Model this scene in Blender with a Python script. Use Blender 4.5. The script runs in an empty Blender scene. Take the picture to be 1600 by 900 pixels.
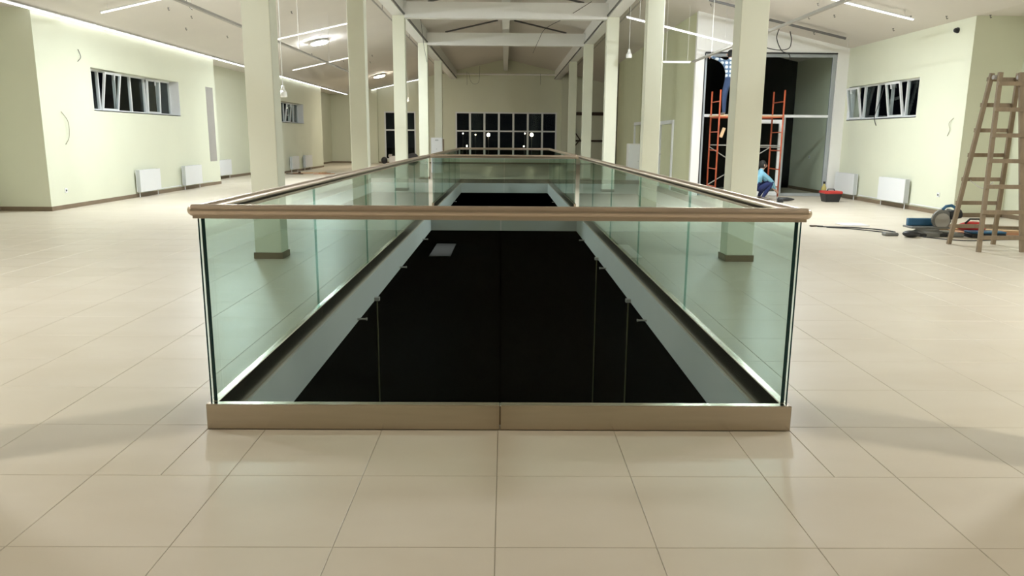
import bpy, bmesh, math, random
from mathutils import Vector, Matrix
random.seed(7)
R = math.radians
scn = bpy.context.scene
COL = scn.collection

# ------------------------------------------------------------------ camera, world, exposure
cd = bpy.data.cameras.new('camera'); cam = bpy.data.objects.new('camera', cd); COL.objects.link(cam)
cd.sensor_width = 36.0; cd.lens = 36.0 * 1180.0 / 1600.0; cd.clip_start = 0.05; cd.clip_end = 400
cam.matrix_world = (Matrix.Translation((0, 0, 1.5)) @ Matrix.Rotation(R(-0.58), 4, 'Z')
                    @ Matrix.Rotation(R(90 - 11.26), 4, 'X') @ Matrix.Rotation(R(0.43), 4, 'Z'))
scn.camera = cam
w = bpy.data.worlds.new('night'); scn.world = w; w.use_nodes = True
w.node_tree.nodes['Background'].inputs[0].default_value = (0.0006, 0.0007, 0.0010, 1)
w.node_tree.nodes['Background'].inputs[1].default_value = 1.0
vs = scn.view_settings
vs.view_transform = 'Standard'; vs.look = 'None'; vs.gamma = 1.0; vs.use_curve_mapping = False
vs.exposure = 1.45
LAMP = 165.0     # round ceiling lamps
TUBE = 1.2      # linear tubes

# ------------------------------------------------------------------ materials
def mat(name, col, rough=0.6, metal=0.0, var=0.06, scale=3.0, spec=0.5, emit=None, bump=0.0, bscale=40.0, stretch=None, coat=0.0):
    m = bpy.data.materials.new(name); m.use_nodes = True
    nt = m.node_tree; N = nt.nodes; L = nt.links
    b = N['Principled BSDF']
    b.inputs['Roughness'].default_value = rough; b.inputs['Metallic'].default_value = metal
    b.inputs['Specular IOR Level'].default_value = spec
    b.inputs['Coat Weight'].default_value = coat
    geo = N.new('ShaderNodeNewGeometry'); vec = geo.outputs['Position']
    if stretch:
        mp = N.new('ShaderNodeMapping'); mp.inputs['Scale'].default_value = stretch
        L.new(vec, mp.inputs['Vector']); vec = mp.outputs['Vector']
    if var > 0:
        nz = N.new('ShaderNodeTexNoise'); nz.inputs['Scale'].default_value = scale; nz.inputs['Detail'].default_value = 5
        L.new(vec, nz.inputs['Vector'])
        mx = N.new('ShaderNodeMix'); mx.data_type = 'RGBA'
        mx.inputs['A'].default_value = tuple(max(0, c * (1 - var)) for c in col) + (1,)
        mx.inputs['B'].default_value = tuple(min(1, c * (1 + var)) for c in col) + (1,)
        L.new(nz.outputs['Fac'], mx.inputs['Factor']); L.new(mx.outputs['Result'], b.inputs['Base Color'])
    else:
        b.inputs['Base Color'].default_value = tuple(col) + (1,)
    if bump > 0:
        n2 = N.new('ShaderNodeTexNoise'); n2.inputs['Scale'].default_value = bscale; n2.inputs['Detail'].default_value = 3
        L.new(vec, n2.inputs['Vector'])
        bp = N.new('ShaderNodeBump'); bp.inputs['Strength'].default_value = bump; bp.inputs['Distance'].default_value = 0.01
        L.new(n2.outputs['Fac'], bp.inputs['Height']); L.new(bp.outputs['Normal'], b.inputs['Normal'])
    if emit:
        b.inputs['Emission Color'].default_value = tuple(emit[0]) + (1,); b.inputs['Emission Strength'].default_value = emit[1]
    return m

def glass_mat(name, tint, f0=0.05, f1=0.8, rough=0.0):
    m = bpy.data.materials.new(name); m.use_nodes = True
    nt = m.node_tree; N = nt.nodes; L = nt.links
    N.remove(N['Principled BSDF']); out = N['Material Output']
    tr = N.new('ShaderNodeBsdfTransparent'); tr.inputs[0].default_value = tuple(tint) + (1,)
    gl = N.new('ShaderNodeBsdfGlossy'); gl.inputs['Roughness'].default_value = rough; gl.inputs[0].default_value = (.9, .97, .94, 1)
    lw = N.new('ShaderNodeLayerWeight'); lw.inputs['Blend'].default_value = 0.5
    pw = N.new('ShaderNodeMath'); pw.operation = 'POWER'; pw.inputs[1].default_value = 5.0
    ml = N.new('ShaderNodeMath'); ml.operation = 'MULTIPLY_ADD'; ml.inputs[1].default_value = f1; ml.inputs[2].default_value = f0
    mx = N.new('ShaderNodeMixShader')
    L.new(lw.outputs['Facing'], pw.inputs[0]); L.new(pw.outputs[0], ml.inputs[0]); L.new(ml.outputs[0], mx.inputs[0])
    L.new(tr.outputs[0], mx.inputs[1]); L.new(gl.outputs[0], mx.inputs[2]); L.new(mx.outputs[0], out.inputs[0])
    return m

def tile_mat():
    m = bpy.data.materials.new('floor_tile_glaze'); m.use_nodes = True
    nt = m.node_tree; N = nt.nodes; L = nt.links; b = N['Principled BSDF']
    geo = N.new('ShaderNodeNewGeometry')
    mp = N.new('ShaderNodeMapping'); mp.inputs['Scale'].default_value = (0.8, 1.6, 1)
    L.new(geo.outputs['Position'], mp.inputs['Vector'])
    n1 = N.new('ShaderNodeTexNoise'); n1.inputs['Scale'].default_value = 1.6; n1.inputs['Detail'].default_value = 4; n1.inputs['Distortion'].default_value = 0.2
    L.new(mp.outputs[0], n1.inputs['Vector'])
    cr = N.new('ShaderNodeValToRGB')
    cr.color_ramp.elements[0].position = 0.2; cr.color_ramp.elements[0].color = (.61, .54, .435, 1)
    cr.color_ramp.elements[1].position = 0.8; cr.color_ramp.elements[1].color = (.68, .615, .52, 1)
    L.new(n1.outputs['Fac'], cr.inputs[0]); L.new(cr.outputs[0], b.inputs['Base Color'])
    n2 = N.new('ShaderNodeTexNoise'); n2.inputs['Scale'].default_value = 6; n2.inputs['Detail'].default_value = 4
    L.new(geo.outputs['Position'], n2.inputs['Vector'])
    mr = N.new('ShaderNodeMapRange'); mr.inputs['To Min'].default_value = 0.34; mr.inputs['To Max'].default_value = 0.39
    L.new(n2.outputs['Fac'], mr.inputs['Value']); L.new(mr.outputs[0], b.inputs['Roughness'])
    bp = N.new('ShaderNodeBump'); b.inputs['Specular IOR Level'].default_value = .28; bp.inputs['Strength'].default_value = 0.0; bp.inputs['Distance'].default_value = 0.01
    L.new(n2.outputs['Fac'], bp.inputs['Height']); L.new(bp.outputs[0], b.inputs['Normal'])
    return m

def plaid_mat():
    m = bpy.data.materials.new('plaid_shirt'); m.use_nodes = True
    nt = m.node_tree; N = nt.nodes; L = nt.links; b = N['Principled BSDF']; b.inputs['Roughness'].default_value = .9
    geo = N.new('ShaderNodeNewGeometry')
    fac = None
    for d in ('Z', 'X'):
        wv = N.new('ShaderNodeTexWave'); wv.bands_direction = d; wv.inputs['Scale'].default_value = 3.0
        L.new(geo.outputs['Position'], wv.inputs['Vector'])
        if fac is None: fac = wv.outputs['Fac']
        else:
            mu = N.new('ShaderNodeMath'); mu.operation = 'MULTIPLY'; L.new(fac, mu.inputs[0]); L.new(wv.outputs['Fac'], mu.inputs[1]); fac = mu.outputs[0]
    cr = N.new('ShaderNodeValToRGB'); cr.color_ramp.elements[0].color = (.10, .17, .28, 1); cr.color_ramp.elements[1].color = (.75, .8, .85, 1)
    cr.color_ramp.elements[0].position = .08; cr.color_ramp.elements[1].position = .4
    L.new(fac, cr.inputs[0]); L.new(cr.outputs[0], b.inputs['Base Color'])
    return m

M = {
 'tile': tile_mat(),
 'grout': mat('grout', (.54, .47, .37), .9, bump=.1),
 'wall': mat('pale_green_plaster', (.745, .76, .61), .75, var=.03, scale=1.2, bump=.05, bscale=60),
 'shaded': mat('shaded_wall_plaster', (.62, .63, .43), .75, var=.04, scale=1.2, bump=.05, bscale=60),  # darker copy of the wall green, shade of the side wall in its colour
 'column': mat('column_paint', (.79, .795, .655), .7, var=.04, scale=1.5, bump=.05, bscale=60),
 'white': mat('white_plaster', (.84, .83, .80), .75, var=.03, scale=2),
 'ceiling': mat('ceiling_paint', (.70, .655, .60), .8, var=.04, scale=.9),
 'fascia': mat('slab_edge_plaster', (.52, .54, .525), .7, var=.05, scale=2),
 'skirting': mat('brown_skirting', (.23, .17, .11), .5, var=.2, scale=4),
 'steel': mat('brushed_steel', (.50, .43, .345), .26, metal=1, var=.10, scale=3, stretch=(1, 1, 12), bump=.02, bscale=120),
 'rail': mat('handrail_steel', (.66, .55, .46), .33, metal=1, var=.01, scale=2),
 'frame_steel': mat('grey_frame', (.42, .45, .47), .45, metal=.4, var=.05),
 'pvc': mat('white_pvc', (.80, .81, .82), .4, var=.02),
 'enamel': mat('white_enamel', (.84, .85, .86), .35, var=.02),
 'rad_side': mat('radiator_grille', (.50, .52, .52), .5, var=.05),
 'dark_metal': mat('dark_trunking', (.13, .125, .12), .6, var=.1),
 'grey_metal': mat('grey_trunking', (.42, .40, .37), .55, metal=.2, var=.1),
 'cable': mat('black_cable', (.03, .03, .03), .6, var=0),
 'wcable': mat('white_cable', (.75, .73, .70), .6, var=0),
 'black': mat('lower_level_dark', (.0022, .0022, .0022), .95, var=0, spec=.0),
 'blackwall': mat('inner_wall_black', (.003, .003, .003), .9, var=0, spec=.02),  # near-black back and inner side of the partition room
 'wood': mat('old_wood', (.27, .205, .135), .75, var=.3, scale=6, stretch=(3, 3, 1), bump=.2, bscale=30),
 'wood_red': mat('raw_plank', (.52, .27, .15), .7, var=.25, scale=5, stretch=(1, 4, 4)),
 'wood_pale': mat('pale_plank', (.62, .42, .24), .7, var=.2, scale=5, stretch=(1, 4, 4)),
 'wood_dark': mat('dark_timber', (.05, .03, .018), .8, var=.3, scale=5),
 'orange': mat('orange_scaffold_paint', (.45, .085, .03), .5, var=.3, scale=9),
 'red': mat('red_plastic', (.50, .035, .03), .4, var=.1),
 'blackplastic': mat('black_plastic', (.02, .02, .022), .45, var=.1),
 'blue': mat('blue_tool_paint', (.03, .13, .25), .4, var=.1),
 'toolgrey': mat('cast_grey', (.22, .22, .21), .5, metal=.4, var=.2, scale=9),
 'paper': mat('pale_surface', (.75, .72, .70), .8, var=.03),
 'yellow': mat('yellow_bottle', (.50, .42, .13), .5, var=.1),
 'dullpipe': mat('dull_conduit', (.12, .11, .05), .7, var=.1),
 'skin': mat('skin', (.52, .31, .22), .6, var=.05),
 'hair': mat('dark_hair', (.01, .009, .008), .7, var=.2),
 'plaid': plaid_mat(),
 'jeans': mat('dark_jeans', (.035, .06, .13), .9, var=.3, scale=8),
 'blueshirt': mat('light_blue_shirt', (.20, .42, .54), .9, var=.12, scale=8),
 'navy': mat('navy_trousers', (.012, .02, .085), .9, var=.2, scale=8),
 'shoe': mat('grey_shoe', (.25, .22, .2), .8, var=.1),
 'glass_edge': mat('glass_edge', (.012, .05, .055), .15, var=0),
 'glass': glass_mat('balustrade_glass', (.868, .922, .902), .006, .8),
 'seam': glass_mat('panel_seam_edge', (.62, .78, .74), .03, .5),
 'pane': glass_mat('window_glass', (.9, .93, .93), .008, .7),
 'dustypane': glass_mat('partition_glass', (.93, .96, .95), .004, .6),
 'lamp': mat('lamp_diffuser', (.9, .9, .9), .5, var=0, emit=((.88, .96, 1.0), LAMP * 1.15)),
 'lampwarm': mat('warm_lamp_diffuser', (.9, .9, .9), .5, var=0, emit=((1.0, .94, .80), LAMP * .55)),
 'lampmid': mat('small_lamp_diffuser', (.9, .9, .9), .5, var=0, emit=((.93, .98, 1.0), LAMP * .55)),
 'tube': mat('tube_diffuser', (.9, .9, .9), .5, var=0, emit=((.96, .98, 1.0), TUBE)),
 'tubedim': mat('strip_diffuser', (.9, .9, .9), .5, var=0, emit=((1.0, .97, .92), 0.8)),
 'street': mat('street_light_globe', (.9, .9, .9), .5, var=0, emit=((1.0, .80, .50), 30.0)),
 'streetw': mat('white_light_globe', (.9, .9, .9), .5, var=0, emit=((1.0, .95, .9), 14.0)),
 'bulb': mat('frosted_white', (.88, .87, .84), .35, var=0),
 'stain': mat('wall_scuff', (.42, .40, .29), .9, var=.2, scale=20),
}

# ------------------------------------------------------------------ mesh builder
class MB:
    def __init__(s): s.v = []; s.f = []; s.mi = []
    def add(s, vs, fs, mi=0):
        o = len(s.v); s.v += [tuple(v) for v in vs]
        s.f += [tuple(i + o for i in f) for f in fs]; s.mi += [mi] * len(fs); return s
    def box(s, a, b, mi=0, m=None):
        x0, y0, z0 = (min(a[i], b[i]) for i in range(3)); x1, y1, z1 = (max(a[i], b[i]) for i in range(3))
        vs = [Vector(p) for p in ((x0,y0,z0),(x1,y0,z0),(x1,y1,z0),(x0,y1,z0),(x0,y0,z1),(x1,y0,z1),(x1,y1,z1),(x0,y1,z1))]
        if m is not None: vs = [m @ v for v in vs]
        return s.add(vs, [(0,3,2,1),(4,5,6,7),(0,1,5,4),(1,2,6,5),(2,3,7,6),(3,0,4,7)], mi)
    def bbox(s, a, b, c=0.005, mi=0, m=None):
        # box with chamfered edges
        bm = bmesh.new()
        bmesh.ops.create_cube(bm, size=1)
        for v in bm.verts: v.co = Vector(((a[i] + b[i]) / 2 + v.co[i] * abs(b[i] - a[i]) for i in range(3)))
        bmesh.ops.bevel(bm, geom=list(bm.edges), offset=c, segments=1, affect='EDGES')
        vs = [(m @ v.co if m is not None else v.co.copy()) for v in bm.verts]
        bm.verts.index_update()
        fs = [tuple(v.index for v in f.verts) for f in bm.faces]; bm.free()
        return s.add(vs, fs, mi)
    def bar(s, p, q, wd, ht, mi=0, up=(0,0,1)):
        p, q = Vector(p), Vector(q); d = (q - p); n = d.length; d = d / n
        u = Vector(up)
        if abs(d.dot(u)) > .98: u = Vector((0, 1, 0))
        sd = d.cross(u).normalized(); u = sd.cross(d)
        m = Matrix((( *sd, 0), (*d, 0), (*u, 0), (0, 0, 0, 1))).transposed(); m.translation = p
        return s.box((-wd/2, 0, -ht/2), (wd/2, n, ht/2), mi, m)
    def tube(s, pts, r, n=8, mi=0, cap=True):
        pts = [Vector(p) for p in pts]; rs = r if isinstance(r, (list, tuple)) else [r] * len(pts)
        rings = []; prev = None
        for i, p in enumerate(pts):
            if i == 0: d = pts[1] - p
            elif i == len(pts) - 1: d = p - pts[i-1]
            else: d = (pts[i+1] - p).normalized() + (p - pts[i-1]).normalized()
            if d.length < 1e-9: d = Vector((0,0,1))
            d.normalize()
            if prev is None:
                u = Vector((0,0,1)) if abs(d.z) < .9 else Vector((1,0,0))
            else: u = prev
            sd = d.cross(u).normalized(); u = sd.cross(d).normalized(); prev = u
            rings.append([p + (sd * math.cos(2*math.pi*k/n) + u * math.sin(2*math.pi*k/n)) * rs[i] for k in range(n)])
        vs = [v for r_ in rings for v in r_]; fs = []
        for i in range(len(pts) - 1):
            for k in range(n):
                a = i*n + k; b = i*n + (k+1) % n
                fs.append((a, b, b + n, a + n))
        if cap: fs += [tuple(reversed(range(n))), tuple(range((len(pts)-1)*n, len(pts)*n))]
        return s.add(vs, fs, mi)
    def lathe(s, c, prof, n=16, mi=0):
        c = Vector(c); return s.tube([c + Vector((0,0,z)) for z, r in prof], [max(r, 1e-4) for z, r in prof], n, mi)
    def ball(s, c, r, mi=0, n=12, sc=(1,1,1)):
        bm = bmesh.new(); bmesh.ops.create_uvsphere(bm, u_segments=n, v_segments=max(6, n*2//3), radius=r)
        bm.verts.index_update(); vs = [(c[0]+v.co.x*sc[0], c[1]+v.co.y*sc[1], c[2]+v.co.z*sc[2]) for v in bm.verts]
        fs = [tuple(v.index for v in f.verts) for f in bm.faces]; bm.free(); return s.add(vs, fs, mi)
    def build(s, name, mats, parent=None, smooth=False, origin=None):
        me = bpy.data.meshes.new(name)
        o0 = root_loc(parent) if parent is not None else (Vector(origin) if origin is not None else Vector((0,0,0)))
        me.from_pydata([tuple(Vector(v) - o0) for v in s.v], [], s.f)
        mats = mats if isinstance(mats, (list, tuple)) else [mats]
        for k in mats: me.materials.append(M[k])
        for p, i in zip(me.polygons, s.mi): p.material_index = i; p.use_smooth = smooth
        me.update()
        o = bpy.data.objects.new(name, me); COL.objects.link(o)
        if parent is not None: o.parent = parent
        elif origin is not None: o.location = o0
        return o

def root_loc(o):
    while o.parent is not None: o = o.parent
    return Vector(o.location)
def tag(o, label, cat, group=None):
    o['label'] = label; o['category'] = cat
    if group: o['group'] = group
    return o
def thing(name, label, cat, loc, group=None):
    o = bpy.data.objects.new(name, None); COL.objects.link(o); o.location = loc; o.empty_display_size = .1
    return tag(o, label, cat, group)
def struct(o, label=None):
    o['kind'] = 'structure'
    if label: o['label'] = label
    return o
def copy_tree(o, loc, label=None, group=None):
    c = o.copy(); COL.objects.link(c); c.location = loc
    if label: c['label'] = label
    if group: c['group'] = group
    for ch in list(o.children):
        d = ch.copy(); COL.objects.link(d); d.parent = c
        for g in list(ch.children):
            e = g.copy(); COL.objects.link(e); e.parent = d
    return c

# ------------------------------------------------------------------ dimensions
RIDGE, SL = 5.85, 0.222
YB, YF = -12.0, 44.4            # wall behind the camera, far wall
WX, RX = 9.0, 10.0             # projecting wall face, recessed wall face
VC = -0.02                     # centre line of the openings
HW = 1.468                      # half width of slab opening
def roofz(x): return RIDGE - SL * min(abs(x), WX)
V1 = (3.785, 15.0); V2 = (15.5, 25.5)
COLY = [3.30, 9.45, 15.60, 21.73, 27.88, 34.03]

# ------------------------------------------------------------------ floor
fl = MB()
ST = -0.30
for (x0, x1, y0, y1) in ((-RX-.3, VC-HW, YB, YF), (VC+HW, RX+.3, YB, YF), (VC-HW, VC+HW, YB, V1[0]), (VC-HW, VC+HW, V1[1], V2[0]), (VC-HW, VC+HW, V2[1], YF)):
    fl.box((x0, y0, ST), (x1, y1, -0.006))
floor = struct(fl.build('floor', 'grout'), 'beige tiled hall floor around two long openings')
# fascia of the slab edges
k = 0
for (y0, y1) in (V1, V2):
    for sx in (-1, 1):
        k += 1
        xx = VC + sx * HW
        struct(MB().box((xx, y0, ST - .02), (xx - sx * .02, y1, -.001)).build('trim_%d' % k, 'fascia'))
    for (ya, s_) in ((y0, 1), (y1, -1)):
        k += 1
        struct(MB().box((VC - HW + .02, ya, ST - .02), (VC + HW - .02, ya + s_ * .02, -.001)).build('trim_%d' % k, 'fascia'))
# tiles
TS = 0.605; GAP = 0.0022
def clip_cells():
    voids = [(VC - HW - .055, VC + HW + .055, V1[0] - .06, V1[1] + .25), (VC - HW - .055, VC + HW + .055, V2[0] - .03, V2[1] + .11)]
    out = []
    for i in range(-17, 18):
        for j in range(-26, 69):
            x0 = -0.03 + i * TS; y0 = 3.18 + (j - 0) * TS
            y0 = 3.18 + j * TS if False else 3.18 + (j) * TS - 0 * TS
            rects = [(x0, x0 + TS, y0, y0 + TS)]
            for v in voids:
                nr = []
                for (a, b, c, d) in rects:
                    if b <= v[0] or a >= v[1] or d <= v[2] or c >= v[3]: nr.append((a, b, c, d)); continue
                    if a < v[0]: nr.append((a, v[0], c, d))
                    if b > v[1]: nr.append((v[1], b, c, d))
                    aa, bb = max(a, v[0]), min(b, v[1])
                    if c < v[2]: nr.append((aa, bb, c, v[2]))
                    if d > v[3]: nr.append((aa, bb, v[3], d))
                rects = nr
            for (a, b, c, d) in rects:
                a, b = max(a, -RX), min(b, RX); c, d = max(c, YB), min(d, YF)
                if b - a > .03 and d - c > .03: out.append((a, b, c, d))
    return out
cells = clip_cells()
Minv = cam.matrix_world.inverted()
def pix(p):
    q = Minv @ Vector(p)
    if q.z > -0.2: return None
    return (800 + 1180 * q.x / -q.z, 450 - 1180 * q.y / -q.z)
def vis(c):
    for p in ((c[0], c[2], 0), (c[1], c[2], 0), (c[0], c[3], 0), (c[1], c[3], 0)):
        q = pix(p)
        if q and -5 < q[0] < 1605 and q[1] < 905: return True
    return False
cells.sort(key=lambda c: ((c[0] + c[1]) / 2) ** 2 * .35 + ((c[2] + c[3]) / 2) ** 2)
near = [c for c in cells if vis(c)][:300]; nset = set(near)
tile_cache = {}
for (a, b, c, d) in near:
    key = (round(b - a, 3), round(d - c, 3))
    if key not in tile_cache:
        hx, hy = key[0] / 2 - GAP / 2, key[1] / 2 - GAP / 2
        mb = MB(); e = .002
        top = [(-hx+e,-hy+e,0),(hx-e,-hy+e,0),(hx-e,hy-e,0),(-hx+e,hy-e,0)]
        low = [(-hx,-hy,-.0015),(hx,-hy,-.0015),(hx,hy,-.0015),(-hx,hy,-.0015)]
        bot = [(-hx,-hy,-.006),(hx,-hy,-.006),(hx,hy,-.006),(-hx,hy,-.006)]
        mb.add(top + low + bot, [(0,1,2,3)] + [(4+i, 4+(i+1)%4, (i+1)%4, i) for i in range(4)] + [(8+i, 8+(i+1)%4, 4+(i+1)%4, 4+i) for i in range(4)])
        o = mb.build('tile', 'tile'); tile_cache[key] = o.data; o.parent = floor
    else:
        o = bpy.data.objects.new('tile', tile_cache[key]); COL.objects.link(o); o.parent = floor
    o.location = ((a + b) / 2, (c + d) / 2, 0)
mb = MB()
for c in cells:
    if c in nset: continue
    mb.box((c[0] + GAP/2, c[2] + GAP/2, -.006), (c[1] - GAP/2, c[3] - GAP/2, 0))
o = mb.build('tile_field', 'tile', floor); o['kind'] = 'stuff'; o['label'] = 'remaining beige floor tiles further off'

# ------------------------------------------------------------------ lower level
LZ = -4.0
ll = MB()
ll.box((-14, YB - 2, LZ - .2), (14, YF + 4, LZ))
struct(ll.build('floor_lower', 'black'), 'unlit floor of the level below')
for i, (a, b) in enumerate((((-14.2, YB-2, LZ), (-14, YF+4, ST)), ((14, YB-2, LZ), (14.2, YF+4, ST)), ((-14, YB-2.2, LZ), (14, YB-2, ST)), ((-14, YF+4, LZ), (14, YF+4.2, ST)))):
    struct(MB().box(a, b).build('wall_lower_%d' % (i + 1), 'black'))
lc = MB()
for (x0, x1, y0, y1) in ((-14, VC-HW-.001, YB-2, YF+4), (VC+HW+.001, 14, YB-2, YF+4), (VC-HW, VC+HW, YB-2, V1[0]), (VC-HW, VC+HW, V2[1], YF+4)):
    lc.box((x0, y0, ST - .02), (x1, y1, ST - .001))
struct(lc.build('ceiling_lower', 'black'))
# pale slab added in place of a patch of light on the lower floor
tag(MB().box((-3.55, 35.1, LZ), (-2.55, 39.3, LZ + .03)).build('pale_surface', 'paper', origin=None), 'pale flat slab standing in for a patch of light on the lower floor', 'board')
t = thing('added_lower_lamp', 'added lamp on the ceiling of the level below, put in to brighten the pale slab', 'lamp', (-3.05, 37.2, ST - .03))
MB().lathe((-3.05, 37.2, ST - .12), [(0, .12), (.10, .06)], 14).build('housing', 'dark_metal', t)
ld = bpy.data.lights.new('added_lower_spot', 'SPOT'); ld.energy = 22; ld.spot_size = R(75); ld.spot_blend = .3; ld.shadow_soft_size = .1  # spot and housing are added only to brighten the pale slab
lo = bpy.data.objects.new('light_source', ld); COL.objects.link(lo); lo.parent = t; lo.location = (0, 0, -.12)
# conduits and pegs under the slab edges
for i, (sx, y) in enumerate(((-1, 8.37), (1, 8.35), (1, 11.37))):
    xx = VC + sx * (HW - .045)
    t = thing('hanging_conduit', ['thin dull conduit hanging into the dark opening on the wood scrap side', 'nearer thin dull conduit hanging into the dark opening on the scaffold side', 'farther thin dull conduit hanging into the dark opening on the scaffold side'][i], 'conduit', (xx, y, LZ), 'conduits below the slab edge')
    MB().tube([(xx, y, LZ + .001), (xx, y, ST)], .009, 6).build('pipe', 'dullpipe', t)
    MB().box((xx - .03, y - .03, ST - .02), (xx + .03, y + .03, ST + .02)).build('clip', 'grey_metal', t)
for sx in (-1, 1):
    for y in (7.36, 10.45, 13.4, 18.5, 21.5):
        xx = VC + sx * (HW - .02)
        t = thing('steel_peg', 'short steel peg in the slab edge of the %s opening, %s side' % ('front' if y < 15 else 'second', 'scaffold' if sx > 0 else 'wood scrap'), 'peg', (xx, y, ST + .0), 'pegs along the slab edge')
        MB().tube([(xx, y, ST + .01), (xx - sx * .085, y, ST + .01)], .010, 8).build('rod', 'grey_metal', t)
        MB().tube([(xx - sx * .085, y, ST + .01), (xx - sx * .097, y, ST + .01)], .016, 6).build('nut', 'grey_metal', t)

# ------------------------------------------------------------------ walls
def wall_with_holes(mb, axis, plane0, plane1, u0, u1, z0, z1, holes):
    # solid wall between planes, running along u, with rectangular holes (ua, ub, za, zb)
    us = sorted({u0, u1, *[h[0] for h in holes], *[h[1] for h in holes]})
    zs = sorted({z0, z1, *[h[2] for h in holes], *[h[3] for h in holes]})
    for i in range(len(us) - 1):
        for j in range(len(zs) - 1):
            um, zm = (us[i] + us[i+1]) / 2, (zs[j] + zs[j+1]) / 2
            if any(h[0] < um < h[1] and h[2] < zm < h[3] for h in holes): continue
            if axis == 'y': mb.box((plane0, us[i], zs[j]), (plane1, us[i+1], zs[j+1]))
            else: mb.box((us[i], plane0, zs[j]), (us[i+1], plane1, zs[j+1]))
ZT = 4.1
W1 = (17.05, 21.55, 2.03, 2.93); W2 = (31.0, 34.6, 2.05, 2.88); W3 = (16.9, 20.35, 2.02, 2.86)
mb = MB()
for (ya, yb) in ((YB, 15.1), (24.2, 30.4), (38.0, YF)): mb.box((-RX - .3, ya, 0), (-RX, yb, ZT))
for (ya, yb, wn) in ((15.1, 24.2, W1), (30.4, 38.0, W2)):
    wall_with_holes(mb, 'y', -WX - .32, -WX, ya, yb, 0, ZT, [wn])
    mb.box((-RX - .3, ya, 0), (-WX - .32, ya + .3, ZT)); mb.box((-RX - .3, yb - .3, 0), (-WX - .32, yb, ZT))
struct(mb.build('wall_left', 'wall'), 'pale green plaster wall with projecting sections and strip windows')
mb = MB()
mb.box((RX, YB, 0), (RX + .3, 15.1, ZT)); mb.box((RX, 34.5, 0), (RX + .3, YF, ZT))
wall_with_holes(mb, 'y', WX, WX + .32, 15.1, 34.5, 0, ZT, [W3])
mb.box((WX + .32, 15.1, 0), (RX + .3, 15.4, ZT)); mb.box((WX + .32, 34.2, 0), (RX + .3, 34.5, ZT))
struct(mb.build('wall_right', 'wall'), 'pale green plaster wall beside the glazed partition')
CW = (-2.87, 2.95, .25, 2.93); LW = (-6.95, -5.15, .2, 2.93)
mb = MB()
wall_with_holes(mb, 'x', YF, YF + .35, -RX - .3, RX + .3, 0, 6.0, [CW, LW])
mb.box((-7.75, YF - .25, 0), (-7.3, YF, 4.2)); mb.box((-5.1, YF - .3, 0), (-4.75, YF, 4.7)); mb.box((3.2, YF-.3, 0), (3.6, YF, 4.9))
struct(mb.build('wall_far', 'wall'), 'pale green end wall with dark night windows')
struct(MB().box((-RX - .3, YB - .3, 0), (RX + .3, YB, 6.0)).build('wall_back', 'wall'))
# room behind the partition
SX0, SX1, PY = 4.98, 5.13, 20.5
D1 = (22.75, 24.7, 0, 2.05); D2 = (28.0, 29.6, 0, 2.1)
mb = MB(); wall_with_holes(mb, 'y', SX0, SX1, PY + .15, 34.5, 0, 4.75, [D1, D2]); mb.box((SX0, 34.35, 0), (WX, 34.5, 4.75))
struct(mb.build('wall_side', 'shaded'), 'olive green side wall of the room behind the columns, shade in its colour')
mb = MB(); mb.box((SX0, PY, 0), (5.20, PY + .15, roofz(SX0))); mb.box((5.20, PY, 3.72), (WX, PY + .15, 4.72)); mb.box((8.70, PY, 0), (WX, PY + .15, 3.72))
struct(mb.build('wall_portal', 'white'), 'white plaster surround of the glazed partition')
struct(MB().box((SX1, 24.1, 0), (WX, 24.2, 4.7)).build('wall_inner', 'blackwall'), 'black wall closing the room behind the partition')
struct(MB().box((SX1, PY + .15, 0.0), (SX1 + .02, 24.1, 4.7)).build('wall_inner_side', 'blackwall'))
# ceiling
mb = MB()
for s_ in (-1, 1):
    P = [(0, RIDGE), (s_ * WX, roofz(WX)), (s_ * (RX + .3), roofz(WX))]
    for (xa, za), (xb, zb) in zip(P[:-1], P[1:]):
        vs = [(xa, YB - .3, za), (xb, YB - .3, zb), (xb, YF + .35, zb), (xa, YF + .35, za)]
        vs += [(x, y, z + .25) for x, y, z in vs]
        mb.add(vs, [(0,1,2,3),(7,6,5,4),(0,4,5,1),(1,5,6,2),(2,6,7,3),(3,7,4,0)])
struct(mb.build('ceiling', 'ceiling'), 'pale sloping ceiling rising to a central ridge')
# beams
k = 8
def trim(mb, m, label=None):
    global k
    k += 1
    return struct(mb.build('trim_%d' % k, m), label)
for s_ in (-1, 1):
    trim(MB().box((s_ * 2.79, YB, 4.74), (s_ * 3.1, YF, roofz(2.8))), 'white', 'white longitudinal beam over the columns')
for y in COLY[:5]:
    trim(MB().box((-2.79, y - .13, 4.68), (2.79, y + .13, 5.10)), 'white', 'white tie beam spanning the nave')
trim(MB().box((-.12, YB, 5.22), (.12, YF, RIDGE - .002)), 'white', 'white ridge beam')
trim(MB().tube([(-2.8, 43.2, 4.92), (2.8, 43.2, 4.92)], .045, 8), 'white', 'thin white tie rod before the end wall')
for sx in (-1, 1):
    for y0, y1 in ((YB, COLY[0]-.2),):
        pass
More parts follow.
